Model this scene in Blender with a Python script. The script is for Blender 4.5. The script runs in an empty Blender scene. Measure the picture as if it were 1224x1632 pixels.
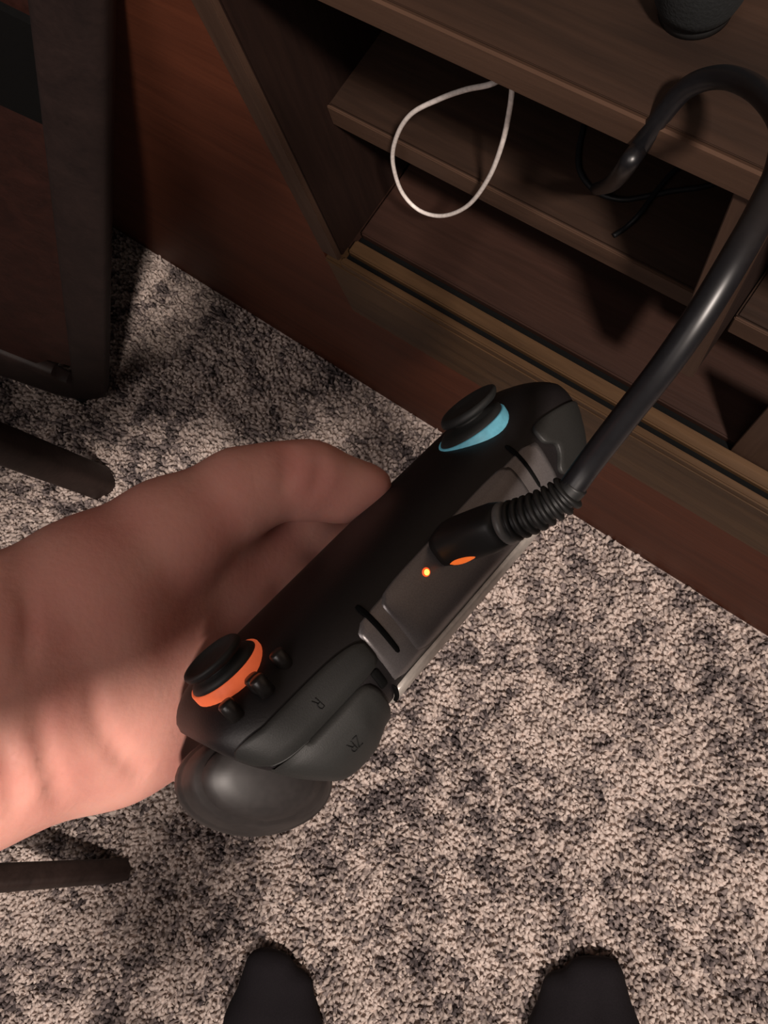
import bpy, bmesh, math, random
import numpy as np
from mathutils import Matrix, Vector

scene = bpy.context.scene
COL = scene.collection
random.seed(7)
rng = np.random.default_rng(7)

# ---------------------------------------------------------------- camera
RX = np.array([[0.798052, 0.53873, -0.269968], [0.57055, -0.819684, 0.050898], [-0.193868, -0.19465, -0.961523]])          # columns: camera right, down, forward in world axes
cam_data = bpy.data.cameras.new('camera')
cam = bpy.data.objects.new('camera', cam_data)
COL.objects.link(cam)
m = Matrix.Identity(4)
for r in range(3):
    m[r][0] = RX[r][0]; m[r][1] = -RX[r][1]; m[r][2] = -RX[r][2]
m[0][3], m[1][3], m[2][3] = 0.0, 0.0, 0.95
cam.matrix_world = m
cam_data.sensor_fit = 'VERTICAL'
cam_data.sensor_height = 24.0
cam_data.lens = 24.0 * 1230.0 / 1632.0
cam_data.clip_start = 0.01
scene.camera = cam

# ---------------------------------------------------------------- world, lights, exposure
world = bpy.data.worlds.new('world')
scene.world = world
world.use_nodes = True
world.node_tree.nodes['Background'].inputs[0].default_value = (1.0, 0.86, 0.80, 1)
world.node_tree.nodes['Background'].inputs[1].default_value = 0.062

def area_light(name, loc, target, size, power, color):
    d = bpy.data.lights.new(name, 'AREA')
    d.shape = 'DISK'; d.size = size; d.energy = power; d.color = color
    o = bpy.data.objects.new(name, d)
    COL.objects.link(o)
    o.location = loc
    o.rotation_euler = (Vector(target) - Vector(loc)).to_track_quat('-Z', 'Y').to_euler()
    return o
area_light('room_lamp', (0.655, -0.335, 1.927), (-0.1, 0.0, 0.5), 0.13, 37.0, (1.0, 0.87, 0.78))
area_light('overhead_fill', (0.0, -1.0, 2.3), (-0.1, -0.1, 0.1), 1.1, 13.5, (1.0, 0.88, 0.83))  # added broad fill that lifts the shaded areas, not a real ceiling lamp
scene.view_settings.view_transform = 'Standard'
scene.view_settings.look = 'None'
scene.view_settings.gamma = 1.0
scene.view_settings.use_curve_mapping = False
scene.view_settings.exposure = 0.0

# ---------------------------------------------------------------- materials
def new_mat(name):
    mt = bpy.data.materials.new(name)
    mt.use_nodes = True
    nt = mt.node_tree
    return mt, nt, nt.nodes['Principled BSDF']

def link(nt, a, ao, b, bi):
    nt.links.new(a.outputs[ao], b.inputs[bi])

def node(nt, kind, **kw):
    nd = nt.nodes.new(kind)
    for k, v in kw.items():
        setattr(nd, k, v)
    return nd

def ramp(nt, stops):
    r = node(nt, 'ShaderNodeValToRGB')
    e = r.color_ramp.elements
    while len(e) < len(stops):
        e.new(0.5)
    for el, (p, c) in zip(e, stops):
        el.position = p
        el.color = (c[0], c[1], c[2], 1)
    return r

def wood(name, dark, light, grain, rough=0.6, fine=1.0):
    mt, nt, b = new_mat(name)
    tc = node(nt, 'ShaderNodeTexCoord')
    mp = node(nt, 'ShaderNodeMapping')
    s = [38.0, 38.0, 38.0]
    s['xyz'.index(grain)] = 2.6
    mp.inputs['Scale'].default_value = s
    link(nt, tc, 'Object', mp, 'Vector')
    n1 = node(nt, 'ShaderNodeTexNoise')
    n1.inputs['Scale'].default_value = 1.0; n1.inputs['Detail'].default_value = 6
    n1.inputs['Roughness'].default_value = 0.62; n1.inputs['Distortion'].default_value = 0.6
    link(nt, mp, 'Vector', n1, 'Vector')
    n2 = node(nt, 'ShaderNodeTexNoise')
    n2.inputs['Scale'].default_value = 7.0; n2.inputs['Detail'].default_value = 4
    link(nt, mp, 'Vector', n2, 'Vector')
    mx = node(nt, 'ShaderNodeMix')
    mx.inputs['Factor'].default_value = 0.3 * fine
    link(nt, n1, 'Fac', mx, 'A'); link(nt, n2, 'Fac', mx, 'B')
    rp = ramp(nt, [(0.3, dark), (0.7, light)])
    link(nt, mx, 'Result', rp, 'Fac')
    link(nt, rp, 'Color', b, 'Base Color')
    b.inputs['Roughness'].default_value = rough
    b.inputs['Specular IOR Level'].default_value = 0.22
    bp = node(nt, 'ShaderNodeBump')
    bp.inputs['Strength'].default_value = 0.3; bp.inputs['Distance'].default_value = 0.002
    link(nt, mx, 'Result', bp, 'Height'); link(nt, bp, 'Normal', b, 'Normal')
    return mt

RED_D, RED_L = (0.054, 0.0135, 0.0056), (0.112, 0.031, 0.0132)
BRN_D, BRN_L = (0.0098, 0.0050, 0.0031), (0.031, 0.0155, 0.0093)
W_red_x = wood('red_brown_wood_along', RED_D, RED_L, 'x')
W_red_z = wood('red_brown_wood_upright', RED_D, RED_L, 'z')
W_brn_x = wood('brown_wood_along', BRN_D, BRN_L, 'x')
W_brn_z = wood('brown_wood_upright', BRN_D, BRN_L, 'z')
W_edge_x = wood('pale_edge_along', (0.032, 0.0165, 0.0102), (0.070, 0.038, 0.024), 'x')
W_edge_z = wood('pale_edge_upright', (0.030, 0.0155, 0.0100), (0.066, 0.036, 0.023), 'z')
W_sill = wood('sill_wood', (0.034, 0.0175, 0.0075), (0.086, 0.046, 0.021), 'x', 0.5)
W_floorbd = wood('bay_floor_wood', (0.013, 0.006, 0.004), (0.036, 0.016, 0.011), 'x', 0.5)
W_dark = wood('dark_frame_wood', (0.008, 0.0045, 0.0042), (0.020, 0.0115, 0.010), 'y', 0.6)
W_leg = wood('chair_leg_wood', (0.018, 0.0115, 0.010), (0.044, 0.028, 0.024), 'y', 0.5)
W_inner_shade = wood('shaded_inner_wood', (0.008, 0.0035, 0.0025), (0.020, 0.009, 0.006), 'z', 0.6)  # cabinet wood darkened to paint in the shade inside the bays
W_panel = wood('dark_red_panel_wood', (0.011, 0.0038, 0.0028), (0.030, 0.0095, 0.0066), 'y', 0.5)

def plain(name, col, rough=0.5, spec=0.5, metal=0.0, bump=0.0, bscale=400.0, emit=None, coat=0.0):
    mt, nt, b = new_mat(name)
    tc = node(nt, 'ShaderNodeTexCoord')
    n1 = node(nt, 'ShaderNodeTexNoise')
    n1.inputs['Scale'].default_value = bscale; n1.inputs['Detail'].default_value = 3
    link(nt, tc, 'Object', n1, 'Vector')
    rp = ramp(nt, [(0.3, tuple(c * 0.85 for c in col)), (0.7, tuple(min(1, c * 1.15) for c in col))])
    link(nt, n1, 'Fac', rp, 'Fac'); link(nt, rp, 'Color', b, 'Base Color')
    b.inputs['Roughness'].default_value = rough
    b.inputs['Specular IOR Level'].default_value = spec
    b.inputs['Metallic'].default_value = metal
    b.inputs['Coat Weight'].default_value = coat
    if bump:
        bp = node(nt, 'ShaderNodeBump')
        bp.inputs['Strength'].default_value = bump; bp.inputs['Distance'].default_value = 0.0004
        link(nt, n1, 'Fac', bp, 'Height'); link(nt, bp, 'Normal', b, 'Normal')
    if emit:
        b.inputs['Emission Color'].default_value = (*emit[0], 1)
        b.inputs['Emission Strength'].default_value = emit[1]
    return mt

M_shell = plain('matte_black_shell', (0.006, 0.0048, 0.0053), 0.5, 0.35, bump=0.15, bscale=1500)
M_bumper = plain('charcoal_bumper', (0.0115, 0.0115, 0.0108), 0.55, 0.4, bump=0.12, bscale=2500)
M_panel = plain('satin_gunmetal_panel', (0.15, 0.137, 0.137), 0.30, 0.7, metal=0.5, bump=0.05, bscale=2500)
M_rim = plain('grey_rim', (0.50, 0.46, 0.42), 0.4, 0.6, metal=0.2)
M_groove = plain('black_gap', (0.002, 0.002, 0.002), 0.8, 0.1)
M_grip = plain('dark_brown_grip', (0.015, 0.0125, 0.012), 0.5, 0.4)
M_rubber = plain('black_rubber', (0.008, 0.008, 0.008), 0.5, 0.4)
M_stick = plain('dark_grey_stick', (0.013, 0.0135, 0.0135), 0.6, 0.4)
M_button = plain('dark_button', (0.014, 0.012, 0.011), 0.35, 0.5)
M_text = plain('black_print', (0.003, 0.003, 0.003), 0.6, 0.2)
M_orange = plain('orange_light_ring', (0.75, 0.16, 0.06), 0.5, 0.3, emit=((1.0, 0.16, 0.055), 0.32))
M_blue = plain('blue_light_ring', (0.11, 0.33, 0.42), 0.5, 0.3, emit=((0.16, 0.52, 0.66), 0.13))
M_led = plain('amber_led', (1.0, 0.5, 0.1), 0.4, 0.3, emit=((1.0, 0.42, 0.05), 4.0))
M_ledhalo = plain('amber_led_lens', (0.8, 0.12, 0.03), 0.3, 0.5, emit=((1.0, 0.10, 0.02), 0.9))
M_glow = plain('orange_strip_glow', (0.8, 0.2, 0.05), 0.4, 0.3, emit=((1.0, 0.16, 0.02), 0.55))
M_cable = plain('black_cable', (0.0045, 0.0044, 0.0055), 0.38, 0.45)
M_thin = plain('thin_black_cable', (0.006, 0.006, 0.007), 0.5, 0.3)
M_white = plain('white_cable', (0.72, 0.66, 0.62), 0.45, 0.5)
M_collar = plain('grey_collar', (0.10, 0.098, 0.095), 0.4, 0.5)
M_sock = plain('black_knit', (0.012, 0.010, 0.012), 0.9, 0.15, bump=0.6, bscale=700)
M_trouser = plain('dark_trousers', (0.02, 0.02, 0.025), 0.9, 0.1, bump=0.5, bscale=500)
M_fabric = plain('black_mesh_fabric', (0.008, 0.009, 0.0095), 0.8, 0.3, bump=0.8, bscale=900)
M_wall = plain('wall_paint', (0.20, 0.16, 0.13), 0.8, 0.2, bscale=60)

def skin_mat():
    mt, nt, b = new_mat('skin')
    tc = node(nt, 'ShaderNodeTexCoord')
    n1 = node(nt, 'ShaderNodeTexNoise')
    n1.inputs['Scale'].default_value = 38; n1.inputs['Detail'].default_value = 4
    n2 = node(nt, 'ShaderNodeTexNoise')
    n2.inputs['Scale'].default_value = 420; n2.inputs['Detail'].default_value = 5
    link(nt, tc, 'Object', n1, 'Vector'); link(nt, tc, 'Object', n2, 'Vector')
    rp = ramp(nt, [(0.3, (0.50, 0.205, 0.17)), (0.5, (0.53, 0.245, 0.20)), (0.72, (0.56, 0.285, 0.23))])
    link(nt, n1, 'Fac', rp, 'Fac'); link(nt, rp, 'Color', b, 'Base Color')
    b.inputs['Roughness'].default_value = 0.55
    b.inputs['Specular IOR Level'].default_value = 0.3
    b.inputs['Subsurface Weight'].default_value = 0.25
    b.inputs['Subsurface Radius'].default_value = (0.006, 0.002, 0.001)
    b.inputs['Subsurface Scale'].default_value = 0.6
    bp = node(nt, 'ShaderNodeBump')
    bp.inputs['Strength'].default_value = 0.25; bp.inputs['Distance'].default_value = 0.0006
    link(nt, n2, 'Fac', bp, 'Height'); link(nt, bp, 'Normal', b, 'Normal')
    return mt
M_skin = skin_mat()
M_nail = plain('thumb_nail', (0.60, 0.30, 0.23), 0.3, 0.5)

def carpet_mat(name, use_attr, gain):
    mt, nt, b = new_mat(name)
    if use_attr:
        at = node(nt, 'ShaderNodeAttribute', attribute_name='tuft')
        vec, vo = at, 'Vector'
    else:
        vec = node(nt, 'ShaderNodeTexCoord'); vo = 'Object'
    n1 = node(nt, 'ShaderNodeTexNoise')
    n1.inputs['Scale'].default_value = 9; n1.inputs['Detail'].default_value = 2
    n2 = node(nt, 'ShaderNodeTexNoise')
    n2.inputs['Scale'].default_value = 34; n2.inputs['Detail'].default_value = 3; n2.inputs['Roughness'].default_value = 0.65
    n3 = node(nt, 'ShaderNodeTexNoise')
    n3.inputs['Scale'].default_value = 260; n3.inputs['Detail'].default_value = 1
    for nn in (n1, n2, n3):
        link(nt, vec, vo, nn, 'Vector')
    a1 = node(nt, 'ShaderNodeMath', operation='MULTIPLY'); a1.inputs[1].default_value = 0.40
    link(nt, n1, 'Fac', a1, 0)
    a2 = node(nt, 'ShaderNodeMath', operation='MULTIPLY_ADD'); a2.inputs[1].default_value = 0.80
    link(nt, n2, 'Fac', a2, 0); link(nt, a1, 'Value', a2, 2)
    a3 = node(nt, 'ShaderNodeMath', operation='MULTIPLY_ADD'); a3.inputs[1].default_value = 0.55
    link(nt, n3, 'Fac', a3, 0); link(nt, a2, 'Value', a3, 2)
    rp = ramp(nt, [(0.70, tuple(gain * c for c in (0.085, 0.070, 0.070))), (0.80, tuple(gain * c for c in (0.25, 0.205, 0.195))),
                   (0.90, tuple(gain * c for c in (0.50, 0.415, 0.37))), (1.03, tuple(gain * c for c in (0.68, 0.575, 0.52)))])
    link(nt, a3, 'Value', rp, 'Fac'); link(nt, rp, 'Color', b, 'Base Color')
    b.inputs['Roughness'].default_value = 0.95
    b.inputs['Specular IOR Level'].default_value = 0.05
    return mt
M_carpet = carpet_mat('carpet_backing', False, 0.9)
M_pile = carpet_mat('carpet_yarn', True, 1.0)

# ---------------------------------------------------------------- mesh helpers
def origin_of(parent):
    p = np.zeros(3)
    while parent is not None:
        p = p + np.array(parent.location)
        parent = parent.parent
    return p

def mesh_obj(name, V, F, mat, parent=None, smooth=True):
    V = np.asarray(V, float) - origin_of(parent)
    me = bpy.data.meshes.new(name)
    me.from_pydata([tuple(v) for v in V], [], [tuple(int(i) for i in f) for f in F])
    me.update()
    bm = bmesh.new(); bm.from_mesh(me)
    bmesh.ops.recalc_face_normals(bm, faces=bm.faces[:])
    bm.to_mesh(me); bm.free()
    me.materials.append(mat)
    if smooth:
        me.polygons.foreach_set('use_smooth', [True] * len(me.polygons))
    o = bpy.data.objects.new(name, me)
    COL.objects.link(o)
    if parent is not None:
        o.parent = parent
    return o

def sharp(o, ang=40):
    me = o.data
    bm = bmesh.new(); bm.from_mesh(me)
    for e in bm.edges:
        if len(e.link_faces) == 2 and e.calc_face_angle() > math.radians(ang):
            e.smooth = False
    bm.to_mesh(me); bm.free()
    return o

def empty(name, loc, label=None, cat=None, group=None):
    o = bpy.data.objects.new(name, None)
    o.empty_display_size = 0.02
    o.location = loc
    COL.objects.link(o)
    return tag(o, label, cat, group)

def tag(o, label=None, cat=None, group=None, kind=None):
    if label: o['label'] = label
    if cat: o['category'] = cat
    if group: o['group'] = group
    if kind: o['kind'] = kind
    return o

def box(name, lo, hi, mat, parent=None, bevel=0.0012):
    lo, hi = np.array(lo, float), np.array(hi, float)
    bm = bmesh.new()
    bmesh.ops.create_cube(bm, size=1.0)
    c = (lo + hi) / 2 - origin_of(parent)
    for v in bm.verts:
        v.co = Vector([c[k] + v.co[k] * (hi[k] - lo[k]) for k in range(3)])
    if bevel:
        bmesh.ops.bevel(bm, geom=bm.edges[:], offset=bevel, segments=2, affect='EDGES', clamp_overlap=True)
    me = bpy.data.meshes.new(name)
    bm.to_mesh(me); bm.free()
    me.materials.append(mat)
    o = bpy.data.objects.new(name, me)
    COL.objects.link(o)
    if parent is not None:
        o.parent = parent
    return o

def loft(rings, closed_ring=True, cap=True):
    n = len(rings[0]); V = np.concatenate(rings); F = []
    for i in range(len(rings) - 1):
        for j in range(n if closed_ring else n - 1):
            a, b2 = i * n + j, i * n + (j + 1) % n
            F.append((a, b2, b2 + n, a + n))
    if cap:
        F.append(tuple(range(n))); F.append(tuple(range((len(rings) - 1) * n, len(rings) * n)))
    return V, F

def spline(P, per=10):
    P = np.asarray(P, float)
    Q = np.vstack([2 * P[0] - P[1], P, 2 * P[-1] - P[-2]])
    out = []
    for i in range(1, len(Q) - 2):
        p0, p1, p2, p3 = Q[i - 1:i + 3]
        for t in np.linspace(0, 1, per, endpoint=False):
            out.append(0.5 * ((2 * p1) + (p2 - p0) * t + (2 * p0 - 5 * p1 + 4 * p2 - p3) * t * t + (3 * p1 - p0 - 3 * p2 + p3) * t ** 3))
    out.append(Q[-2])
    return np.array(out)

def tube_vf(P, radius, seg=14):
    P = np.asarray(P, float)
    R = np.full(len(P), radius) if np.isscalar(radius) else np.asarray(radius)
    T = np.gradient(P, axis=0); T /= np.linalg.norm(T, axis=1)[:, None] + 1e-12
    u = np.cross(T[0], [0.3, 0.5, 0.8]); u /= np.linalg.norm(u)
    rings = []
    ang = np.linspace(0, 2 * np.pi, seg, endpoint=False)
    for i in range(len(P)):
        u = u - T[i] * u.dot(T[i]); u /= np.linalg.norm(u)
        w = np.cross(T[i], u)
        rings.append(P[i] + R[i] * (np.cos(ang)[:, None] * u + np.sin(ang)[:, None] * w))
    return loft(rings)

def join(parts):
    V, F, k = [], [], 0
    for v, f in parts:
        V.append(v); F += [tuple(i + k for i in ff) for ff in f]; k += len(v)
    return np.concatenate(V), F

# signed-distance bodies: smooth union of round cones, surfaced with a surface net
def sd_cone(P, a, b, r0, r1):
    a, b = np.array(a, float), np.array(b, float)
    ab = b - a
    t = np.clip(((P - a) @ ab) / (ab @ ab + 1e-12), 0, 1)
    return np.linalg.norm(P - a - t[..., None] * ab, axis=-1) - (r0 + (r1 - r0) * t)

def smin(d1, d2, k):
    h = np.clip(0.5 + 0.5 * (d2 - d1) / k, 0, 1)
    return d2 * (1 - h) + d1 * h - k * h * (1 - h)

def field(P, prims, cuts=()):
    d = None
    for a, b, r0, r1, k in prims:
        e = sd_cone(P, a, b, r0, r1)
        d = e if d is None else smin(d, e, k)
    for a, b, r, k in cuts:
        d = -smin(-d, sd_cone(P, a, b, r, r), k)
    return d

def surface_net(prims, h, cuts=()):
    pts = np.array([p for q in prims for p in (q[0], q[1])])
    rad = max(max(q[2], q[3]) for q in prims)
    lo = pts.min(0) - rad - 3 * h; hi = pts.max(0) + rad + 3 * h
    ns = np.ceil((hi - lo) / h).astype(int) + 1
    ax = [lo[i] + h * np.arange(ns[i]) for i in range(3)]
    G = np.stack(np.meshgrid(*ax, indexing='ij'), -1)
    D = np.empty(ns)
    for i in range(ns[0]):
        D[i] = field(G[i], prims, cuts)
    S = D < 0
    c = [S[i:ns[0] - 1 + i, j:ns[1] - 1 + j, k:ns[2] - 1 + k] for i in (0, 1) for j in (0, 1) for k in (0, 1)]
    tot = sum(x.astype(int) for x in c)
    act = (tot > 0) & (tot < 8)
    idx = -np.ones(act.shape, int); idx[act] = np.arange(act.sum())
    ii = np.argwhere(act)
    acc = np.zeros((len(ii), 3)); cnt = np.zeros(len(ii))
    for axis in range(3):
        for o1 in (0, 1):
            for o2 in (0, 1):
                off = np.zeros(3, int); oth = [q for q in range(3) if q != axis]
                off[oth[0]] = o1; off[oth[1]] = o2
                A = ii + off; B = A.copy(); B[:, axis] += 1
                da, db = D[tuple(A.T)], D[tuple(B.T)]
                mk = (da < 0) != (db < 0)
                t = np.where(mk, da / np.where(mk, da - db, 1), 0)
                p = A.astype(float); p[:, axis] += t
                acc[mk] += p[mk]; cnt[mk] += 1
    V = lo + h * acc / cnt[:, None]
    F = []
    for axis in range(3):
        A = [slice(None)] * 3; B = [slice(None)] * 3
        A[axis] = slice(0, ns[axis] - 1); B[axis] = slice(1, ns[axis])
        cr = np.argwhere(S[tuple(A)] != S[tuple(B)])
        oth = [q for q in range(3) if q != axis]
        q = []
        for o1, o2 in ((0, 0), (1, 0), (1, 1), (0, 1)):
            cc = cr.copy(); cc[:, oth[0]] -= o1; cc[:, oth[1]] -= o2
            q.append(idx[tuple(cc.T)])
        F.append(np.stack(q, 1))
    F = np.concatenate(F)
    return V, F

def relax(V, F, n=2):
    e = np.concatenate([F[:, [0, 1]], F[:, [1, 2]], F[:, [2, 3]], F[:, [3, 0]]])
    e = np.concatenate([e, e[:, ::-1]])
    for _ in range(n):
        s = np.zeros_like(V); c = np.zeros(len(V))
        np.add.at(s, e[:, 0], V[e[:, 1]]); np.add.at(c, e[:, 0], 1)
        V = 0.5 * V + 0.5 * s / c[:, None]
    return V

# ---------------------------------------------------------------- the setting
floor = box('floor', (-2.0, -1.6, -0.05), (1.4, 0.9, 0.0), M_carpet, None, 0)
tag(floor, 'carpet backing under the mottled beige shag', kind='structure')
wall = box('wall_back', (-2.0, 0.66, 0.0), (1.4, 0.72, 2.4), M_wall, None, 0)
tag(wall, 'dim painted wall behind the wooden cabinet', kind='structure')

def carpet():
    step = 0.0050
    gx = np.arange(-1.45, 0.62, step); gy = np.arange(-0.95, 0.172, step * 0.9)
    X, Y = np.meshgrid(gx, gy)
    X = X + (np.arange(len(gy)) % 2)[:, None] * step * 0.5
    P = np.stack([X.ravel(), Y.ravel(), np.zeros(X.size)], 1)
    P[:, :2] += rng.normal(0, 0.0011, (len(P), 2))
    v = (P - np.array([0, 0, 0.95])) @ RX
    u = 612 + 1230 * v[:, 0] / v[:, 2]; w = 816 + 1230 * v[:, 1] / v[:, 2]
    P = P[(u > -260) & (u < 1484) & (w > -260) & (w < 1892) & (P[:, 1] < 0.172)]
    n = len(P)
    hgt = rng.uniform(0.0075, 0.0115, n)
    lean = rng.normal(0, 0.0034, (n, 2))
    rad = rng.uniform(0.0026, 0.0042, n)
    a0 = rng.uniform(0, 6.28, n)
    V = np.zeros((n, 7, 3))
    for j in range(3):
        a = a0 + j * 2.0944
        V[:, j, 0] = P[:, 0] + 0.8 * rad * np.cos(a); V[:, j, 1] = P[:, 1] + 0.8 * rad * np.sin(a)
        V[:, 3 + j, 0] = P[:, 0] + lean[:, 0] * 0.6 + rad * np.cos(a + 0.7)
        V[:, 3 + j, 1] = P[:, 1] + lean[:, 1] * 0.6 + rad * np.sin(a + 0.7)
        V[:, 3 + j, 2] = hgt * 0.80
    V[:, 6, 0] = P[:, 0] + lean[:, 0]; V[:, 6, 1] = P[:, 1] + lean[:, 1]; V[:, 6, 2] = hgt
    T = np.array([(0, 1, 4), (0, 4, 3), (1, 2, 5), (1, 5, 4), (2, 0, 3), (2, 3, 5), (3, 4, 6), (4, 5, 6), (5, 3, 6)])
    F = (np.arange(n)[:, None, None] * 7 + T[None]).reshape(-1)
    me = bpy.data.meshes.new('carpet_pile')
    me.vertices.add(n * 7); me.vertices.foreach_set('co', V.reshape(-1))
    me.loops.add(len(F)); me.loops.foreach_set('vertex_index', F.astype(np.int32))
    nf = n * 9
    me.polygons.add(nf); me.polygons.foreach_set('loop_start', np.arange(0, nf * 3, 3, dtype=np.int32))
    at = me.attributes.new('tuft', 'FLOAT_VECTOR', 'POINT')
    A = np.repeat(np.stack([P[:, 0], P[:, 1], rng.uniform(0, 0.004, n)], 1)[:, None], 7, 1)
    at.data.foreach_set('vector', A.reshape(-1).astype(np.float32))
    me.update(calc_edges=True); me.validate()
    me.polygons.foreach_set('use_smooth', [True] * nf)
    me.materials.append(M_pile)
    o = bpy.data.objects.new('carpet_pile', me)
    COL.objects.link(o)
    tag(o, 'mottled beige and dark brown shag carpet pile covering the floor', 'carpet', kind='stuff')
carpet()

# ---------------------------------------------------------------- media cabinet
YF = 0.1768
cab = empty('media_cabinet', (-0.2, YF, 0.0), 'low reddish brown wooden media cabinet with open shelves and sliding door tracks', 'cabinet')
fp = [(-1.35, 0.0), (0.62, 0.0), (0.62, 0.2935), (-0.3225, 0.2935), (-0.3225, 0.6845), (-1.35, 0.6845)]
sharp(mesh_obj('front_panel', *loft([np.array([(x, y, z) for x, z in fp]) for y in (YF, YF + 0.018)]), W_red_x, cab, smooth=False), 30)
box('side_board', (-0.3222, YF + 0.0035, 0.4005), (-0.3045, 0.62, 0.6845), W_inner_shade, cab)
box('side_edge', (-0.3224, YF - 0.0008, 0.4005), (-0.3045, YF + 0.0036, 0.6845), W_edge_z, cab, 0.0006)
box('top_board', (-1.35, YF - 0.001, 0.6855), (0.62, 0.63, 0.7025), W_edge_x, cab, 0.0016)
box('top_veneer', (-1.35, YF + 0.0005, 0.7022), (0.62, 0.63, 0.7032), W_brn_x, cab, 0.0003)
box('shelf', (-0.3044, 0.2195, 0.5135), (-0.0365, 0.618, 0.531), W_brn_x, cab, 0.0015)
box('shelf_edge', (-0.3043, 0.2180, 0.5137), (-0.0366, 0.2200, 0.5308), W_edge_x, cab, 0.0006)
box('shelf', (-0.0185, 0.2195, 0.5095), (0.615, 0.618, 0.527), W_brn_x, cab, 0.0015)
box('shelf_edge', (-0.0184, 0.2180, 0.5097), (0.615, 0.2200, 0.5268), W_edge_x, cab, 0.0006)
box('divider', (-0.0360, YF + 0.0060, 0.5220), (-0.0192, 0.618, 0.6850), W_inner_shade, cab)
box('divider_edge', (-0.0362, YF + 0.002, 0.5220), (-0.0190, YF + 0.0062, 0.6850), W_edge_z, cab, 0.0006)
box('end_board', (0.602, YF, 0.0), (0.62, 0.62, 0.6845), W_red_z, cab)
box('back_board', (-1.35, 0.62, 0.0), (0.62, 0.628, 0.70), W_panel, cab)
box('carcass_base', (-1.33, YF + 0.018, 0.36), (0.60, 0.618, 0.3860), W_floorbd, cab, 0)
box('front_rail', (-0.3224, YF - 0.0012, 0.2940), (0.602, YF + 0.018, 0.3860), W_sill, cab, 0.0012)
box('front_bead', (-0.3220, YF - 0.0022, 0.3864), (0.602, YF + 0.006, 0.3925), W_sill, cab, 0.0016)
box('track_rail', (-0.3040, YF - 0.0014, 0.3860), (0.602, YF + 0.0048, 0.4000), W_sill, cab, 0.0012)
box('track_rail', (-0.3040, YF + 0.0102, 0.3860), (0.602, YF + 0.0218, 0.3998), W_sill, cab, 0.0012)
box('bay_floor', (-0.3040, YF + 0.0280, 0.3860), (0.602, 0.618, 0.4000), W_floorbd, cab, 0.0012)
for y in (0.0048, 0.0218):
    box('groove_shade', (-0.3040, YF + y, 0.3862), (0.602, YF + y + 0.006, 0.3935), M_groove, cab, 0)  # black strips painted in for the shade down in the tracks
box('sliding_panel', (0.0240, YF + 0.0228, 0.3938), (0.58, YF + 0.0266, 0.5050), W_edge_z, cab, 0.0005)

# black object standing on the cabinet top
sp = empty('speaker', (-0.066, 0.262, 0.7033), 'small rounded black fabric speaker standing on the cabinet top', 'speaker')
def lathe(prof, centre, seg=40):
    ang = np.linspace(0, 2 * np.pi, seg, endpoint=False)
    rings = [np.stack([centre[0] + r * np.cos(ang), centre[1] + r * np.sin(ang), np.full(seg, centre[2] + z)], 1) for r, z in prof]
    return loft(rings)
SPC = [-0.0808, 0.2202, 0.7032]
sp.location = SPC
mesh_obj('body', *lathe([(0.0105, 0.003), (0.0135, 0.004), (0.0152, 0.009), (0.0157, 0.020), (0.0157, 0.066), (0.0145, 0.072), (0.0105, 0.074)], SPC), M_fabric, sp)
mesh_obj('foot_ring', *lathe([(0.0095, 0.0), (0.0125, 0.0), (0.0125, 0.004), (0.0095, 0.004)], SPC), M_rubber, sp)

# ---------------------------------------------------------------- cables
def wire(name, P, r, mat, label, cat, seg=10, per=10):
    o = mesh_obj(name, *tube_vf(spline(P, per), r, seg), mat)
    return tag(o, label, cat)
wire('white_cable', [[-0.1671, 0.235, 0.61527], [-0.16754, 0.215, 0.62704], [-0.18239, 0.2125, 0.61759], [-0.1994, 0.211, 0.60328], [-0.22177, 0.2105, 0.57966], [-0.23814, 0.2105, 0.55072], [-0.24779, 0.2105, 0.5207], [-0.24756, 0.2105, 0.48932], [-0.23534, 0.2105, 0.47635], [-0.21451, 0.2105, 0.48556], [-0.19108, 0.2105, 0.51474], [-0.17252, 0.2105, 0.55516], [-0.16114, 0.2105, 0.59224], [-0.15587, 0.212, 0.62129], [-0.15759, 0.218, 0.63428], [-0.16792, 0.235, 0.62295]], 0.00135, M_white, 'thin white cable hanging in a loop from under the cabinet top', 'cable', 10)
wire('black_cable', [[-0.15214, 0.27783, 0.5329], [-0.14571, 0.26252, 0.5329], [-0.13697, 0.25092, 0.5329], [-0.12258, 0.24484, 0.5329], [-0.10749, 0.24704, 0.5329], [-0.09511, 0.25638, 0.5329], [-0.08478, 0.26548, 0.5329], [-0.07269, 0.27459, 0.5329], [-0.0607, 0.28669, 0.5329]], 0.0016, M_thin, 'thin black cable curling across the left open shelf', 'cable', 8)
wire('black_cable', [[-0.08991, 0.27949, 0.5355], [-0.09203, 0.26813, 0.5355], [-0.09284, 0.25657, 0.5355], [-0.09321, 0.24306, 0.5355], [-0.09582, 0.23367, 0.5329], [-0.09892, 0.22573, 0.5329]], 0.0014, M_thin, 'short thin black cable running back from the front edge of the left open shelf', 'cable', 8)

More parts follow.
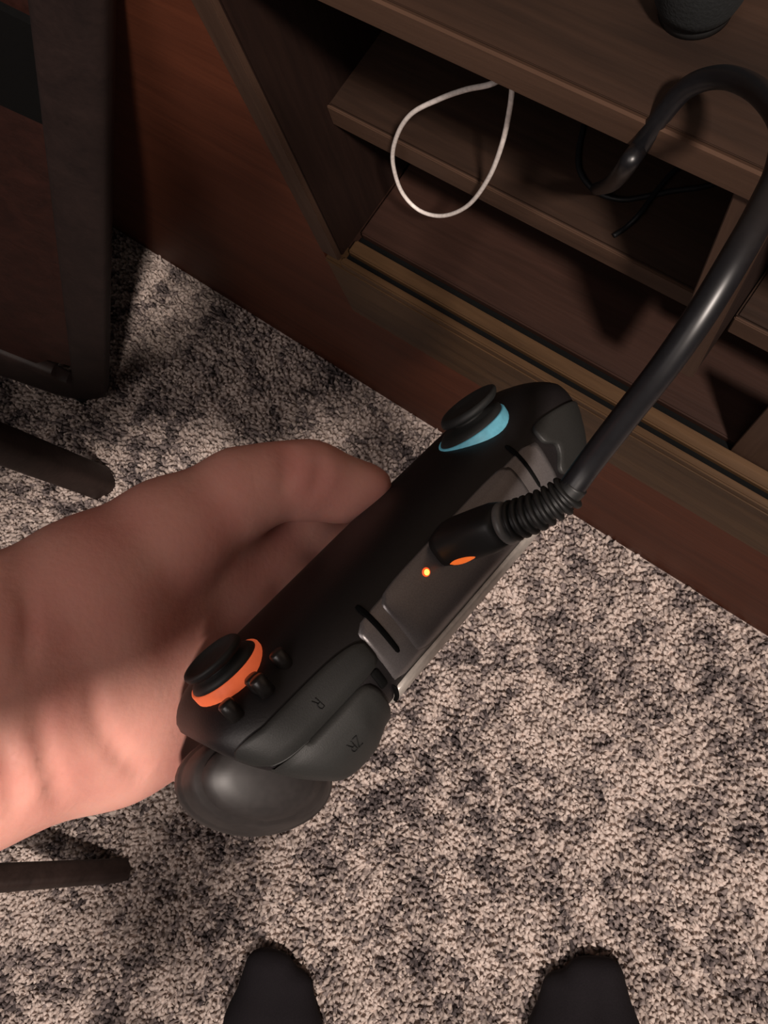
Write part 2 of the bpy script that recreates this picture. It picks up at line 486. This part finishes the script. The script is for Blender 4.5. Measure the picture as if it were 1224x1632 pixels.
# ---------------------------------------------------------------- furniture at the left
def beam(name, P, half_w, half_h, mat, parent, up=(0, 0, 1), per=1, bevel_n=4.0):
    P = np.asarray(P, float) if per == 1 else spline(P, per)
    T = np.gradient(P, axis=0); T /= np.linalg.norm(T, axis=1)[:, None]
    ang = np.linspace(0, 2 * np.pi, 24, endpoint=False)
    c, s = np.cos(ang), np.sin(ang)
    sx = np.sign(c) * np.abs(c) ** (2 / bevel_n); sy = np.sign(s) * np.abs(s) ** (2 / bevel_n)
    hw = np.broadcast_to(half_w, len(P)); hh = np.broadcast_to(half_h, len(P))
    rings = []
    for i in range(len(P)):
        w = np.cross(np.array(up, float), T[i]); w /= np.linalg.norm(w)
        h = np.cross(T[i], w)
        rings.append(P[i] + hw[i] * sx[:, None] * w + hh[i] * sy[:, None] * h)
    return sharp(mesh_obj(name, *loft(rings), mat, parent), 50)

chair = empty('dining_chair', (-0.617, -0.136, 0.0), 'dark wooden chair with straight legs on the carpet, its feet pointing at the hand', 'chair')
A0 = np.array([-0.622, -0.136, 0.006]); B0 = np.array([-0.275, -0.498, 0.006])
A1 = np.array([-0.655, -0.152, 0.44]); B1 = np.array([-0.60, -0.66, 0.46])
def post(name, a, b, w0, w1, parent, mat=None):
    return beam(name, [a, a + (b - a) * 0.5, b], np.array([w0, (w0 + w1) / 2, w1]), np.array([w0, (w0 + w1) / 2, w1]), mat or W_leg, parent, up=(0.55, 0.83, 0.0))
post('leg', A0, A1, 0.020, 0.020, chair)
post('leg', B0, B1, 0.0125, 0.019, chair)
OFF = np.array([-0.36, -0.24, 0.0])
post('leg', A0 + OFF, A1 + OFF, 0.020, 0.020, chair)
post('leg', B0 + OFF, B1 + OFF, 0.0125, 0.019, chair)
seatc = [A1, A1 + OFF, B1 + OFF, B1]
def slab(name, quad, z0, z1, mat, parent):
    rings = [np.array([(q[0], q[1], z) for q in quad]) for z in (z0, z1)]
    return sharp(mesh_obj(name, *loft(rings), mat, parent, smooth=False))
slab('seat', seatc, 0.44, 0.475, W_leg, chair)


tray = empty('folding_tray', (-0.735, -0.04, 0.0), 'folded dark brown wooden tray with a rounded corner leaning against the cabinet', 'tray table')
CN = np.array([-0.70902, -0.0418, 0.022]); E1 = np.array([-0.82466, -0.25869, 0.50301]); E2 = np.array([0.43851, 0.26932, 0.85742])
EN = np.cross(E1, E2)
if EN[1] > 0:
    EN = -EN
def tp(a, b, h=0.0):
    return CN + E1 * a + E2 * b + EN * h
HT = 0.7519
RAD = 0.05
arc = [(RAD - RAD * math.sin(t), RAD - RAD * math.cos(t)) for t in np.linspace(0, math.pi / 2, 9)]
path = [tp(0.62, 0), tp(0.3, 0), tp(0.12, 0)] + [tp(a, b) for a, b in arc] + [tp(0, 0.15), tp(0, 0.35), tp(0, HT)]
beam('frame', path, np.interp(np.linspace(0, 1, len(path)), [0, 0.14, 0.5, 1], [0.085, 0.052, 0.024, 0.022]), np.array([0.012] * len(path)), W_dark, tray, up=EN)
def plate(name, pts, h0, h1, mat, parent):
    rings = [np.array([tp(a, b, h) for a, b in pts]) for h in (h0, h1)]
    return sharp(mesh_obj(name, *loft(rings), mat, parent, smooth=False))
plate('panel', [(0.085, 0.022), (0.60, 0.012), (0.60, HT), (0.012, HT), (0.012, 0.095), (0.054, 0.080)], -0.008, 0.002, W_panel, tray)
plate('cross_rail', [(0.012, HT * 0.80), (0.60, HT * 0.80), (0.60, HT * 0.92), (0.012, HT * 0.92)], 0.002, 0.007, M_groove, tray)
box('foot_pad', tp(0.02, -0.012) + np.array([-0.018, -0.012, -tp(0.02, -0.012)[2] + 0.001]), tp(0.02, -0.012) + np.array([0.014, 0.014, 0.0]), M_rubber, tray, 0.003)


# ---------------------------------------------------------------- wireless controller held in the hand
CO = np.array([-0.04065, 0.01085, 0.7233])
CM = np.array([[-0.047888, -0.904044, 0.424748], [0.591976, 0.316821, 0.741073], [-0.804532, 0.286929, 0.520001]])             # rows: player's right, top, front, in world axes
def cw(p):
    return CO + (np.asarray(p, float) * 1e-3) @ CM

HW = 85.0
def sect(x):
    ax = abs(x)
    s = 1.0
    if ax > 64:
        s = max(0.0, 1 - ((ax - 64) / (HW - 64)) ** 2.6) ** (1 / 2.6)
    drop = 3.0 * max(0, (ax - 30) / 55) ** 2
    zc, a = -5.0, 21.0 * (0.25 + 0.75 * s)
    yt, yb = 0.0 - drop - 9 * (1 - s), -60 + 4 * (ax / HW) ** 2 + 16 * (1 - s)
    return zc, a, (yt + yb) / 2, (yt - yb) / 2
def surf(x, th, off=0.0):
    """point on the shell: x along the width, th in degrees (0 back, 90 top, 180 front)"""
    zc, a, yc, b = sect(x)
    t = math.radians(th); n = 2.7
    c, s = math.cos(t), math.sin(t)
    z = zc - a * math.copysign(abs(c) ** (2 / n), c)
    y = yc + b * math.copysign(abs(s) ** (2 / n), s)
    nz, ny = -math.copysign(abs(c) ** (2 - 2 / n), c) / a, math.copysign(abs(s) ** (2 - 2 / n), s) / b
    l = math.hypot(nz, ny) + 1e-9
    y += off * ny / l; z += off * nz / l
    x *= 1 - 0.20 * (abs(x) / HW) ** 3 * min(1, max(0, (8 - z) / 35))
    if x < -40:
        x -= 4.0 * min(1, (-40 - x) / 45)
    return np.array([x, y, z])

pad = empty('game_controller', tuple(cw((0, -30, -5))), 'black wireless game controller held in the hand with a cable plugged in', 'controller')
xs = np.concatenate([np.linspace(-HW, -64, 16), np.linspace(-62, 62, 32), np.linspace(64, HW, 16)])
ths = np.linspace(0, 360, 72, endpoint=False)
rings = [np.array([cw(surf(x, t)) for t in ths]) for x in xs]
mesh_obj('shell', *loft(rings), M_shell, pad)

def patch(name, fx, fth, off, mat, nu=24, nv=16, inner=-1.2, edge=0.8, parent=None, flush=None):
    """raised skin on the shell; fx(u,v), fth(u,v) map the unit square onto it, off(u,v) is its height"""
    V, F = [], []
    for i in range(nu + 1):
        for j in range(nv + 1):
            u, v = i / nu, j / nv
            o = off(u, v) if callable(off) else off
            if flush and flush(u, v) and i not in (0, nu):
                uu, vv = u, v
            elif i in (0, nu) or j in (0, nv):
                o = inner
                uu, vv = u, v
            elif i in (1, nu - 1) or j in (1, nv - 1):
                o = o - edge * 0.45
                uu = {1: 0.004, nu - 1: 0.996}.get(i, u); vv = {1: 0.006, nv - 1: 0.994}.get(j, v)
            else:
                uu, vv = u, v
                if i == 2: uu = 0.025
                if i == nu - 2: uu = 0.975
                if j == 2: vv = 0.035
                if j == nv - 2: vv = 0.965
            V.append(cw(surf(fx(uu, vv), fth(uu, vv), o)))
    for i in range(nu):
        for j in range(nv):
            a = i * (nv + 1) + j
            F.append((a, a + 1, a + nv + 2, a + nv + 1))
    return mesh_obj(name, V, F, mat, parent or pad)

def sq2disc(u, v, p=5.0):
    """superellipse-round the unit square so that patches get rounded corners"""
    a, b = 2 * u - 1, 2 * v - 1
    m_ = max(abs(a), abs(b))
    if m_ < 1e-6:
        return u, v
    d = (abs(a) ** p + abs(b) ** p) ** (1 / p)
    k = m_ / d
    return 0.5 + 0.5 * a * k, 0.5 + 0.5 * b * k

def rpatch(name, x0, x1, t0, t1, off, mat, p=5.0, skew=0.0, **kw):
    def fx(u, v):
        a, b = sq2disc(u, v, p)
        xe = x1(b) if callable(x1) else x1
        return x0 + (xe - x0) * a + skew * (b - 0.5)
    def ft(u, v):
        a, b = sq2disc(u, v, p); return (t0(a) if callable(t0) else t0) * (1 - b) + (t1(a) if callable(t1) else t1) * b
    return patch(name, fx, ft, off, mat, **kw)

# centre panel between the bumpers, its gaps and the pale rim at the back
rpatch('top_cover', -54, 36.5, 61, 112, 0.35, M_panel, p=10, nu=32)
rpatch('top_panel', -40, 25.5, 64, 115, 0.75, M_panel, p=7, nu=32)
rpatch('panel_gap', 29.2, 31.0, 82, 122, 0.62, M_groove, p=6, nu=8)
rpatch('panel_gap', -45.3, -43.9, 84, 124, 0.62, M_groove, p=6, nu=8)
rpatch('back_rim', -44, 38, 20, 60, 1.25, M_rim, p=12)
rpatch('rim_gap', 37.0, 37.8, 36, 66, 1.35, M_groove, p=8, nu=8)
rpatch('trigger_gap', 38.4, 41.2, 72, 87, 0.62, M_groove, p=8, nu=8)
rpatch('bumper', 36.2, 84.5, 87.0, lambda a: 109 - 7 * (1 - a) ** 6 + 8 * max(0, a - 0.75) / 0.25, 1.3, M_bumper, p=7, nu=34, nv=14,
       flush=lambda u, v: v < 0.01 and u > 0.67)
def bulge(u, v):
    return 1.3 + 7.6 * min(1, 0.35 + 2.6 * u) * max(0.0, 1 - ((u - 0.36) / 0.66) ** 2) * max(0.0, 1 - max(0, v - 0.22) / 0.78) ** 0.85
rpatch('trigger', 42.0, 84.5, -30, 87.0, bulge, M_bumper, p=11, nu=34, nv=30, flush=lambda u, v: v > 0.99 and u > 0.62)
rpatch('bumper', -84.5, lambda b: -55.0 - 4.5 * math.exp(-((74 + 46 * b - 92) / 5.5) ** 2), 74, lambda a: 102 + 18 * a, 1.5, M_bumper, p=6, nu=30, nv=30)
rpatch('trigger', -84.3, -59.0, -30, 73, lambda u, v: 1.5 + 4.5 * (1 - max(0, v - 0.25) / 0.75), M_bumper, p=4.2, nu=26, nv=24)

# engraved print on trigger and bumper
GLYPHS = {'Z': [[(0, 1), (0.7, 1), (0, 0), (0.7, 0)]],
          'R': [[(0, 0), (0, 1), (0.5, 1), (0.66, 0.88), (0.66, 0.66), (0.5, 0.54), (0, 0.54)], [(0.34, 0.54), (0.7, 0)]],
          'L': [[(0, 1), (0, 0), (0.62, 0)]]}
def lettering(word, x0, th0, size, off, mat, parent, slope=3.2):
    parts = []
    for g, ch in enumerate(word):
        for st in GLYPHS[ch]:
            P = []
            for (ax_, ay_), (bx_, by_) in zip(st[:-1], st[1:]):
                for t in np.linspace(0, 1, 5):
                    gx_, gy_ = ax_ + (bx_ - ax_) * t, ay_ + (by_ - ay_) * t
                    xx, tt = x0 + size * (gx_ + 0.95 * g), th0 - gy_ * size * slope
                    P.append(cw(surf(xx, tt, off(xx, tt) if callable(off) else off)))
            P = [p for i, p in enumerate(P) if i == 0 or np.linalg.norm(p - P[i - 1]) > 1e-6]
            parts.append(tube_vf(np.array(P), 0.00015, 6))
    V, F = join(parts)
    return mesh_obj('lettering', V, F, mat, parent)
lettering('ZR', 57.5, 69.0, 2.7, lambda x, t: bulge((x - 42.0) / 42.3, (t + 30) / 116.8) + 0.12, M_text, pad)
lettering('R', 57.5, 98.0, 2.0, 1.42, M_text, pad)
lettering('ZL', -68.0, 26.0, 2.7, 5.9, M_text, pad)

# grips
def grip(s):
    rings = []
    prof = [(-27, 0.10), (-27.4, 0.38), (-29, 0.62), (-31.5, 0.75), (-32.6, 0.755), (-33.4, 0.83), (-37, 0.90), (-41, 0.965), (-44, 0.985), (-45, 1.02), (-52, 1.05), (-62, 0.98), (-70, 0.84), (-76, 0.62), (-79, 0.3), (-79.5, 0.08)]
    ang = np.linspace(0, 2 * np.pi, 40, endpoint=False)
    for y, k in prof:
        g = 1.0 if s > 0 else 0.72
        ca, cb = s * 76.0, (-27.0 if s > 0 else -20.0) + 0.40 * (y + 50)
        rings.append(np.array([cw((ca + s * g * k * (25.5 * 0.59 * math.cos(a) + 15.5 * 0.81 * math.sin(a)), y,
                                   cb + g * k * (25.5 * 0.81 * math.cos(a) - 15.5 * 0.59 * math.sin(a)))) for a in ang]))
    return mesh_obj('grip', *loft(rings), M_grip, pad)
grip(1); grip(-1)

# sticks with their light rings, and the face buttons
def face_lathe(name, cx_, cy_, prof, mat, tilt=(0.0, 0.0), seg=40, parent=None):
    ang = np.linspace(0, 2 * np.pi, seg, endpoint=False)
    rings = [np.array([cw((cx_ + r * math.cos(a) + tilt[0] * (z - 16), cy_ + r * math.sin(a) + tilt[1] * (z - 16), z)) for a in ang]) for r, z in prof]
    return mesh_obj(name, *loft(rings), mat, parent or pad)
for cx_, cy_, R_, zt, cap, mt, nm in ((65.0, -21.5, 11.6, 16.9, (66.5, -17.5, 9.2), M_orange, 'orange light ring'), (-50.5, -21.0, 13.4, 16.2, (-53.5, -19.5, 11.2), M_blue, 'blue light ring')):
    rg = face_lathe('light_ring', cx_, cy_, [(R_, 5.0), (R_, zt - 0.4), (R_ - 0.25, zt), (R_ - 1.0, zt), (R_ - 1.2, zt - 1.5)], mt)
    rg['label'] = nm + ' around the stick'
    dx, dy = cap[0] - cx_, cap[1] - cy_
    q = cap[2]
    prof = [(R_ - 0.95, 12.0), (R_ - 0.95, zt + 0.3), (R_ - 1.6, zt + 1.4), (R_ - 3.2, zt + 2.2), (6.0, zt + 2.6), (5.6, zt + 3.2), (q * 0.75, 20.6), (q * 0.96, 21.0), (q, 21.8), (q, 22.8), (q * 0.95, 23.5), (q * 0.84, 23.6), (q * 0.76, 23.0), (q * 0.3, 22.6), (0.4, 22.5)]
    face_lathe('thumbstick', cx_, cy_, prof, M_stick, tilt=(dx / 6.5, dy / 6.5))
for bx_, by_ in ((73.5, -7.6), (55.0, -7.0), (64.2, -3.6), (64.2, -7.4)):
    o = face_lathe('face_button', bx_, by_, [(2.3, 9.0), (2.3, 14.0), (1.9, 14.5), (0.4, 14.6)], M_button, seg=20)

# charging LED by the port
def dome(name, c, r, h, mat):
    rings = []
    ang = np.linspace(0, 2 * np.pi, 20, endpoint=False)
    for k in np.linspace(0, 1, 6):
        rr, hh = r * math.cos(k * 1.5), h * math.sin(k * 1.5)
        rings.append(np.array([cw((c[0] + rr * math.cos(a), c[1] + hh, c[2] + rr * math.sin(a))) for a in ang]))
    return mesh_obj(name, *loft(rings), mat, pad)
dome('led_bezel', (7.9, 0.35, 0.9), 1.45, 0.45, M_ledhalo)['label'] = 'red rim of the charging light'
dome('charge_light', (7.9, 0.55, 0.9), 0.95, 0.55, M_led)['label'] = 'glowing amber charging light'

# ---------------------------------------------------------------- charging cable: plug, strain relief, cord
cord = empty('charging_cable', (-0.04078, 0.01628, 0.72467), 'thick black charging cable plugged into the controller and looping to the cabinet', 'cable')
CABLE = np.array([[-0.01889, 0.04291, 0.74593], [-0.01818, 0.05133, 0.75086], [-0.01627, 0.06295, 0.76238], [-0.01448, 0.07369, 0.77284], [-0.01369, 0.08485, 0.78049], [-0.01404, 0.09693, 0.78435], [-0.01525, 0.11054, 0.78229], [-0.01865, 0.13061, 0.77183], [-0.02651, 0.15404, 0.75447], [-0.03996, 0.17193, 0.73944], [-0.05341, 0.18142, 0.72708], [-0.06367, 0.18281, 0.71547], [-0.06915, 0.17855, 0.70222], [-0.07258, 0.1744, 0.68945], [-0.07126, 0.1655, 0.6947], [-0.07727, 0.1725, 0.67319], [-0.0972, 0.205, 0.60916], [-0.13979, 0.27, 0.49011], [-0.19647, 0.34, 0.36915]])
mesh_obj('cord', *tube_vf(spline(CABLE, 10), 0.0035, 18), M_cable, cord)
PA, PB, PC = np.array((-0.04078, 0.01628, 0.72467)), np.array((-0.02973, 0.02664, 0.73771)), np.array((-0.01889, 0.04291, 0.74593))
def plug():
    T = PB - PA; L = np.linalg.norm(T); T /= L
    w = CM[0] - T * CM[0].dot(T); w /= np.linalg.norm(w)
    h = np.cross(T, w)
    ang = np.linspace(0, 2 * np.pi, 36, endpoint=False); c, s = np.cos(ang), np.sin(ang)
    sx = np.sign(c) * np.abs(c) ** 0.55; sy = np.sign(s) * np.abs(s) ** 0.55
    rings = []
    for k, a, b in ((-0.15, 6.6, 5.4), (0.0, 7.0, 5.8), (0.55, 7.0, 6.0), (0.8, 6.8, 6.0), (0.95, 6.2, 5.6), (1.05, 5.2, 5.0)):
        rings.append(PA + T * L * k + 1e-3 * (a * sx[:, None] * w + b * sy[:, None] * h))
    mesh_obj('plug_body', *loft(rings), M_rubber, cord)
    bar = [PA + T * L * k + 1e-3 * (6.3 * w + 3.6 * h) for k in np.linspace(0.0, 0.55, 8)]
    o = mesh_obj('orange_strip', *tube_vf(np.array(bar), np.array([0.3, 0.8, 1.05, 1.15, 1.1, 0.95, 0.7, 0.2]) * 1e-3, 10), M_glow, cord)  # thin emissive orange strip along the plug edge
    o['label'] = 'emissive orange strip on the plug'
    # collar + ribbed strain relief along a curve from PB to PC and on to the cord
    path = spline([PA + T * L * 0.9, PB, (PB + PC) / 2 + np.array([0.00123, -0.00037, 0.00088]), PC, CABLE[1]], 24)
    seg = np.linalg.norm(np.diff(path, axis=0), axis=1); d = np.concatenate([[0], np.cumsum(seg)])
    def at_(t):
        return np.array([np.interp(t, d, path[:, i]) for i in range(3)])
    d0 = 0.10 * L; dtot = d0 + np.linalg.norm(PC - PB) * 1.03
    mesh_obj('collar', *tube_vf(np.array([at_(d0 + k) for k in np.linspace(0.0, 0.0028, 6)]), np.array([5.2, 5.9, 6.2, 6.2, 5.9, 5.2]) * 1e-3, 28), M_collar, cord)
    n = 8
    a0 = d0 + 0.0028
    pitch = (dtot - a0) / n
    core = np.array([at_(t) for t in np.linspace(d0, dtot + 0.002, 40)])
    mesh_obj('strain_core', *tube_vf(core, np.linspace(4.8, 3.6, 40) * 1e-3, 20), M_rubber, cord)
    for i in range(n):
        t0 = a0 + pitch * (i + 0.18)
        q = np.array([at_(t0 + pitch * 0.62 * k) for k in np.linspace(0, 1, 6)])
        r = (5.9 - 0.8 * i / n) * 1e-3
        mesh_obj('strain_rib', *tube_vf(q, r * np.array([0.86, 0.98, 1.0, 1.0, 0.98, 0.86]), 22), M_rubber, cord)
plug()

# ---------------------------------------------------------------- the person: left hand and two feet
person = empty('person', (0.06, -0.56, 0.0), 'person in black socks standing on the carpet, left hand holding the controller palm up', 'person')
def c2w(*p):
    return tuple(cw(p))
HP = {'radial': [((-0.14159, -0.12128, 0.78053), 0.0255), ((-0.13578, -0.10118, 0.76436), 0.0245), ((-0.12921, -0.08294, 0.74892), 0.0235), ((-0.12215, -0.05831, 0.73473), 0.0225), ((-0.11775, -0.03317, 0.72338), 0.018), ((-0.11072, -0.00867, 0.71334), 0.0142), ((-0.1049, 0.00115, 0.70911), 0.0118), ((-0.09843, 0.00883, 0.7051), 0.0108), ((-0.09436, 0.01141, 0.70253), 0.0094), ((-0.08638, 0.01563, 0.69844), 0.0066), ((-0.08214, 0.01843, 0.69635), 0.0051), ((-0.07922, 0.0204, 0.69512), 0.0038)], 'ulnar': [((-0.12963, -0.13948, 0.77621), 0.0255), ((-0.12198, -0.12218, 0.75938), 0.0248), ((-0.11322, -0.10727, 0.74315), 0.023), ((-0.10086, -0.09684, 0.71319), 0.0205), ((-0.09294, -0.09018, 0.67492), 0.0185)], 'pad': [((-0.09683, 0.00451, 0.70078), 0.0105), ((-0.08778, 0.01037, 0.69491), 0.009), ((-0.08157, 0.01695, 0.69143), 0.0068)], 'mid': [((-0.12264, -0.09543, 0.74434), 0.022), ((-0.1134, -0.07987, 0.72281), 0.022), ((-0.10961, -0.06655, 0.69853), 0.019), ((-0.10789, -0.05315, 0.67795), 0.016)], 'index_base': [((-0.11762, -0.05786, 0.71476), 0.018), ((-0.11266, -0.03609, 0.69372), 0.015), ((-0.10843, -0.01786, 0.66749), 0.0145)], 'web': [((-0.11677, -0.03152, 0.69823), 0.013), ((-0.1101, -0.01764, 0.67837), 0.01)], 'carpus_r': ((-0.10843, -0.01786, 0.66749), 0.013), 'carpus_m': ((-0.10789, -0.05315, 0.67795), 0.014), 'carpus_u': ((-0.09294, -0.09018, 0.67492), 0.015)}
K = 0.012
def chain(pts, k):
    return [(a[0], b[0], a[1], b[1], k) for a, b in zip(pts[:-1], pts[1:])]
prims = []
prims += chain(HP['radial'], 0.006)
prims += chain(HP['ulnar'], 0.016)
EL = (-0.40, -0.46, 0.80)
prims += [(EL, HP['radial'][0][0], 0.043, HP['radial'][0][1], 0.02), (EL, HP['ulnar'][0][0], 0.043, HP['ulnar'][0][1], 0.02)]
prims += chain(HP['pad'], 0.006)
prims += chain(HP['mid'], 0.018)
prims += chain(HP['index_base'], 0.014)
prims += chain(HP['web'], 0.014)
fing = {
 'index': [((-2, -76, 17), 11.0), ((-20, -74, -14), 9.2), ((-26, -62, -34), 8.2), ((-28, -52, -37), 7.2)],
 'middle': [((18, -77, 17), 11.0), ((3, -76, -18), 9.4), ((-3, -63, -37), 8.4), ((-4, -52, -39), 7.2)],
 'ring': [((37, -79, 16), 10.5), ((23, -76, -16), 9.0), ((17, -64, -34), 8.0), ((16, -54, -37), 7.0)],
 'pinky': [((54, -90, 16), 9.5), ((43, -78, -8), 7.8), ((37, -66, -28), 7.0), ((35, -59, -34), 6.2)]}
kn = {}
for f_, pts in fing.items():
    q = [(c2w(*p), r * 1e-3) for p, r in pts]
    kn[f_] = q[0]
prims += chain([HP['carpus_r'], kn['index']], 0.012)
prims += chain([HP['carpus_m'], kn['middle']], 0.012)
prims += chain([HP['carpus_m'], kn['ring']], 0.012)
prims += chain([HP['carpus_u'], kn['pinky']], 0.012)
cuts = [(a, b, r * 0.85, 0.0032) for a, b, r in [((-0.09945, -0.0851, 0.76108), (-0.09565, -0.08941, 0.75951), 0.0016), ((-0.09565, -0.08941, 0.75951), (-0.09156, -0.09467, 0.7568), 0.0016), ((-0.09156, -0.09467, 0.7568), (-0.08782, -0.10069, 0.75179), 0.0016), ((-0.08782, -0.10069, 0.75179), (-0.08597, -0.10559, 0.74649), 0.0016), ((-0.10023, -0.0939, 0.76782), (-0.09614, -0.09789, 0.76544), 0.0015), ((-0.09614, -0.09789, 0.76544), (-0.0922, -0.10317, 0.7622), 0.0015), ((-0.0922, -0.10317, 0.7622), (-0.08993, -0.10787, 0.75924), 0.0015), ((-0.09608, -0.07565, 0.74902), (-0.09289, -0.08015, 0.7473), 0.0014), ((-0.09289, -0.08015, 0.7473), (-0.08889, -0.08493, 0.7434), 0.0014), ((-0.08889, -0.08493, 0.7434), (-0.08411, -0.08975, 0.73596), 0.0014), ((-0.08411, -0.08975, 0.73596), (-0.07924, -0.09468, 0.72543), 0.0014), ((-0.10387, 0.00984, 0.71935), (-0.09887, 0.00581, 0.72023), 0.0008), ((-0.09887, 0.00581, 0.72023), (-0.09592, -0.00066, 0.71937), 0.0008), ((-0.10323, 0.01232, 0.71764), (-0.09824, 0.00855, 0.71906), 0.0007), ((-0.09583, 0.01653, 0.71455), (-0.09215, 0.01291, 0.71512), 0.0008), ((-0.09215, 0.01291, 0.71512), (-0.08982, 0.00719, 0.7142), 0.0008), ((-0.12411, -0.06097, 0.76328), (-0.11534, -0.06732, 0.7645), 0.0008), ((-0.11534, -0.06732, 0.7645), (-0.10867, -0.07669, 0.7649), 0.0008)]]      # skin creases at the wrist and the ball of the thumb
palm = prims
V, F = None, None
fprims = []
for f_, pts in fing.items():
    q = [(c2w(*p), r * 1e-3) for p, r in pts]
    fprims += chain(q, 0.0035)
V, F = surface_net(palm + fprims, 0.0022, cuts)
V = relax(V, F, 2)
hand = mesh_obj('hand', V, F, M_skin, person)
hand['label'] = 'bare left forearm and hand, palm up, thumb along the controller face'
# thumb nail
def nail(c, t, up, w, l, mat, name):
    c, t, up = np.array(c), np.array(t, float), np.array(up, float)
    t /= np.linalg.norm(t); up = up - t * up.dot(t); up /= np.linalg.norm(up); sd = np.cross(t, up)
    V, F = [], []
    nu, nv = 10, 8
    for lay in (0, -0.0012):
        for i in range(nu + 1):
            for j in range(nv + 1):
                a, b = 2 * i / nu - 1, 2 * j / nv - 1
                k = (1 - 0.25 * max(0, abs(a)) ** 3)
                V.append(c + t * a * l + sd * b * w * k + up * (lay - 0.0022 * b * b - 0.0010 * a * a))
    n_ = (nu + 1) * (nv + 1)
    for lay in (0, n_):
        for i in range(nu):
            for j in range(nv):
                a = lay + i * (nv + 1) + j
                F.append((a, a + 1, a + nv + 2, a + nv + 1))
    return mesh_obj(name, V, F, mat, person)
nail((-0.08774, 0.02146, 0.696), (0.8389, 0.3832, -0.3193), (-0.7471, 0.6429, -0.1514), 0.0058, 0.0075, M_nail, 'thumbnail')

def foot(toe, heel_dir, side, label, grow=1.0):
    toe = np.array([toe[0], toe[1], 0.0]); d = np.array([heel_dir[0], heel_dir[1], 0.0]); d /= np.linalg.norm(d)
    s = np.array([-d[1], d[0], 0.0]) * side       # towards the big toe side
    def p(a, b, z):
        return toe + d * a + s * b * grow + np.array([0, 0, z])
    pr = []
    pr += chain([(p(0.030, 0.014, 0.027), 0.0195), (p(0.085, 0.022, 0.036), 0.030), (p(0.15, 0.010, 0.045), 0.034), (p(0.225, 0.0, 0.043), 0.036)], 0.015)
    pr += chain([(p(0.034, -0.006, 0.025), 0.018), (p(0.09, -0.016, 0.032), 0.028), (p(0.15, -0.014, 0.036), 0.030), (p(0.225, 0.0, 0.043), 0.036)], 0.015)
    pr += chain([(p(0.052, -0.028, 0.023), 0.016), (p(0.10, -0.030, 0.028), 0.023), (p(0.17, -0.02, 0.034), 0.027)], 0.014)
    pr += chain([(p(0.15, 0.004, 0.055), 0.034), (p(0.205, 0.0, 0.10), 0.038), (p(0.215, 0.0, 0.17), 0.037)], 0.02)
    V, F = surface_net(pr, 0.004)
    V = relax(V, F, 2)
    V[:, 2] = np.maximum(V[:, 2], 0.007)
    o = mesh_obj('sock', V, F, M_sock, person)
    o['label'] = label
    leg = [p(0.213, 0, 0.14), p(0.216, 0, 0.2), p(0.22, 0, 0.32), p(0.225, 0, 0.44)]
    V, F = tube_vf(spline(leg, 8), np.interp(np.arange(25), [0, 24], [0.052, 0.066]), 28)
    mesh_obj('trouser_leg', V, F, M_trouser, person)
foot([-0.07748, -0.42876], [0.08276, -0.1039], -1, 'left foot in a black sock, toes towards the charcoal bar end')
foot([0.20265, -0.20789], [0.05657, -0.10736], 1, 'right foot in a black sock, nearer the cabinet', 1.14)

# the other hand and its phone, unseen and added to shade the left hand
phone = empty('smartphone', tuple(RX @ np.array([-0.022, 0.055, -0.006]) + np.array([0, 0, 0.95])), 'dark smartphone in the right hand, unseen, added to shade the left hand', 'phone')
def ph(a, b, c):
    return RX @ np.array([a, b, c]) + np.array([0, 0, 0.95])
def rrect(x0, x1, y0, y1, r, z):
    out = []
    for cx_, cy_, t0 in ((x1 - r, y1 - r, 0), (x0 + r, y1 - r, 90), (x0 + r, y0 + r, 180), (x1 - r, y0 + r, 270)):
        for t in np.linspace(0, 90, 6):
            out.append(ph(cx_ + r * math.cos(math.radians(t0 + t)), cy_ + r * math.sin(math.radians(t0 + t)), z))
    return np.array(out)
mesh_obj('body', *loft([rrect(-0.071, 0.007, -0.033, 0.117, 0.010, -0.0030), rrect(-0.073, 0.009, -0.035, 0.119, 0.011, -0.0050), rrect(-0.073, 0.009, -0.035, 0.119, 0.011, -0.0105), rrect(-0.071, 0.007, -0.033, 0.117, 0.010, -0.0120)]), M_rubber, phone, smooth=False)
rp_ = []
rp_ += chain([(ph(-0.06, 0.46, -0.14), 0.044), (ph(0.015, 0.30, -0.085), 0.034), (ph(0.068, 0.165, -0.030), 0.026)], 0.02)
rp_ += chain([(ph(0.068, 0.160, -0.028), 0.025), (ph(0.035, 0.070, -0.004), 0.019), (ph(0.031, 0.026, -0.002), 0.015)], 0.02)
rp_ += chain([(ph(0.052, 0.115, -0.016), 0.018), (ph(0.026, 0.072, -0.024), 0.012), (ph(-0.002, 0.042, -0.0225), 0.0095)], 0.008)
for k, (yy, ll) in enumerate(((0.026, 0.020), (0.048, 0.026), (0.070, 0.024), (0.090, 0.016))):
    rp_ += chain([(ph(0.034, yy + 0.008, 0.002), 0.0105), (ph(0.020, yy + 0.002, 0.0085), 0.0095), (ph(0.013 - ll * 0.3, yy, 0.0085), 0.0085), (ph(0.006 - ll * 0.7, yy, 0.0055), 0.0072)], 0.003)
V, F = surface_net(rp_, 0.0042)
rh = mesh_obj('hand', relax(V, F, 1), F, M_skin, person)
rh['label'] = 'right hand gripping the phone, unseen, added to shade the left hand'
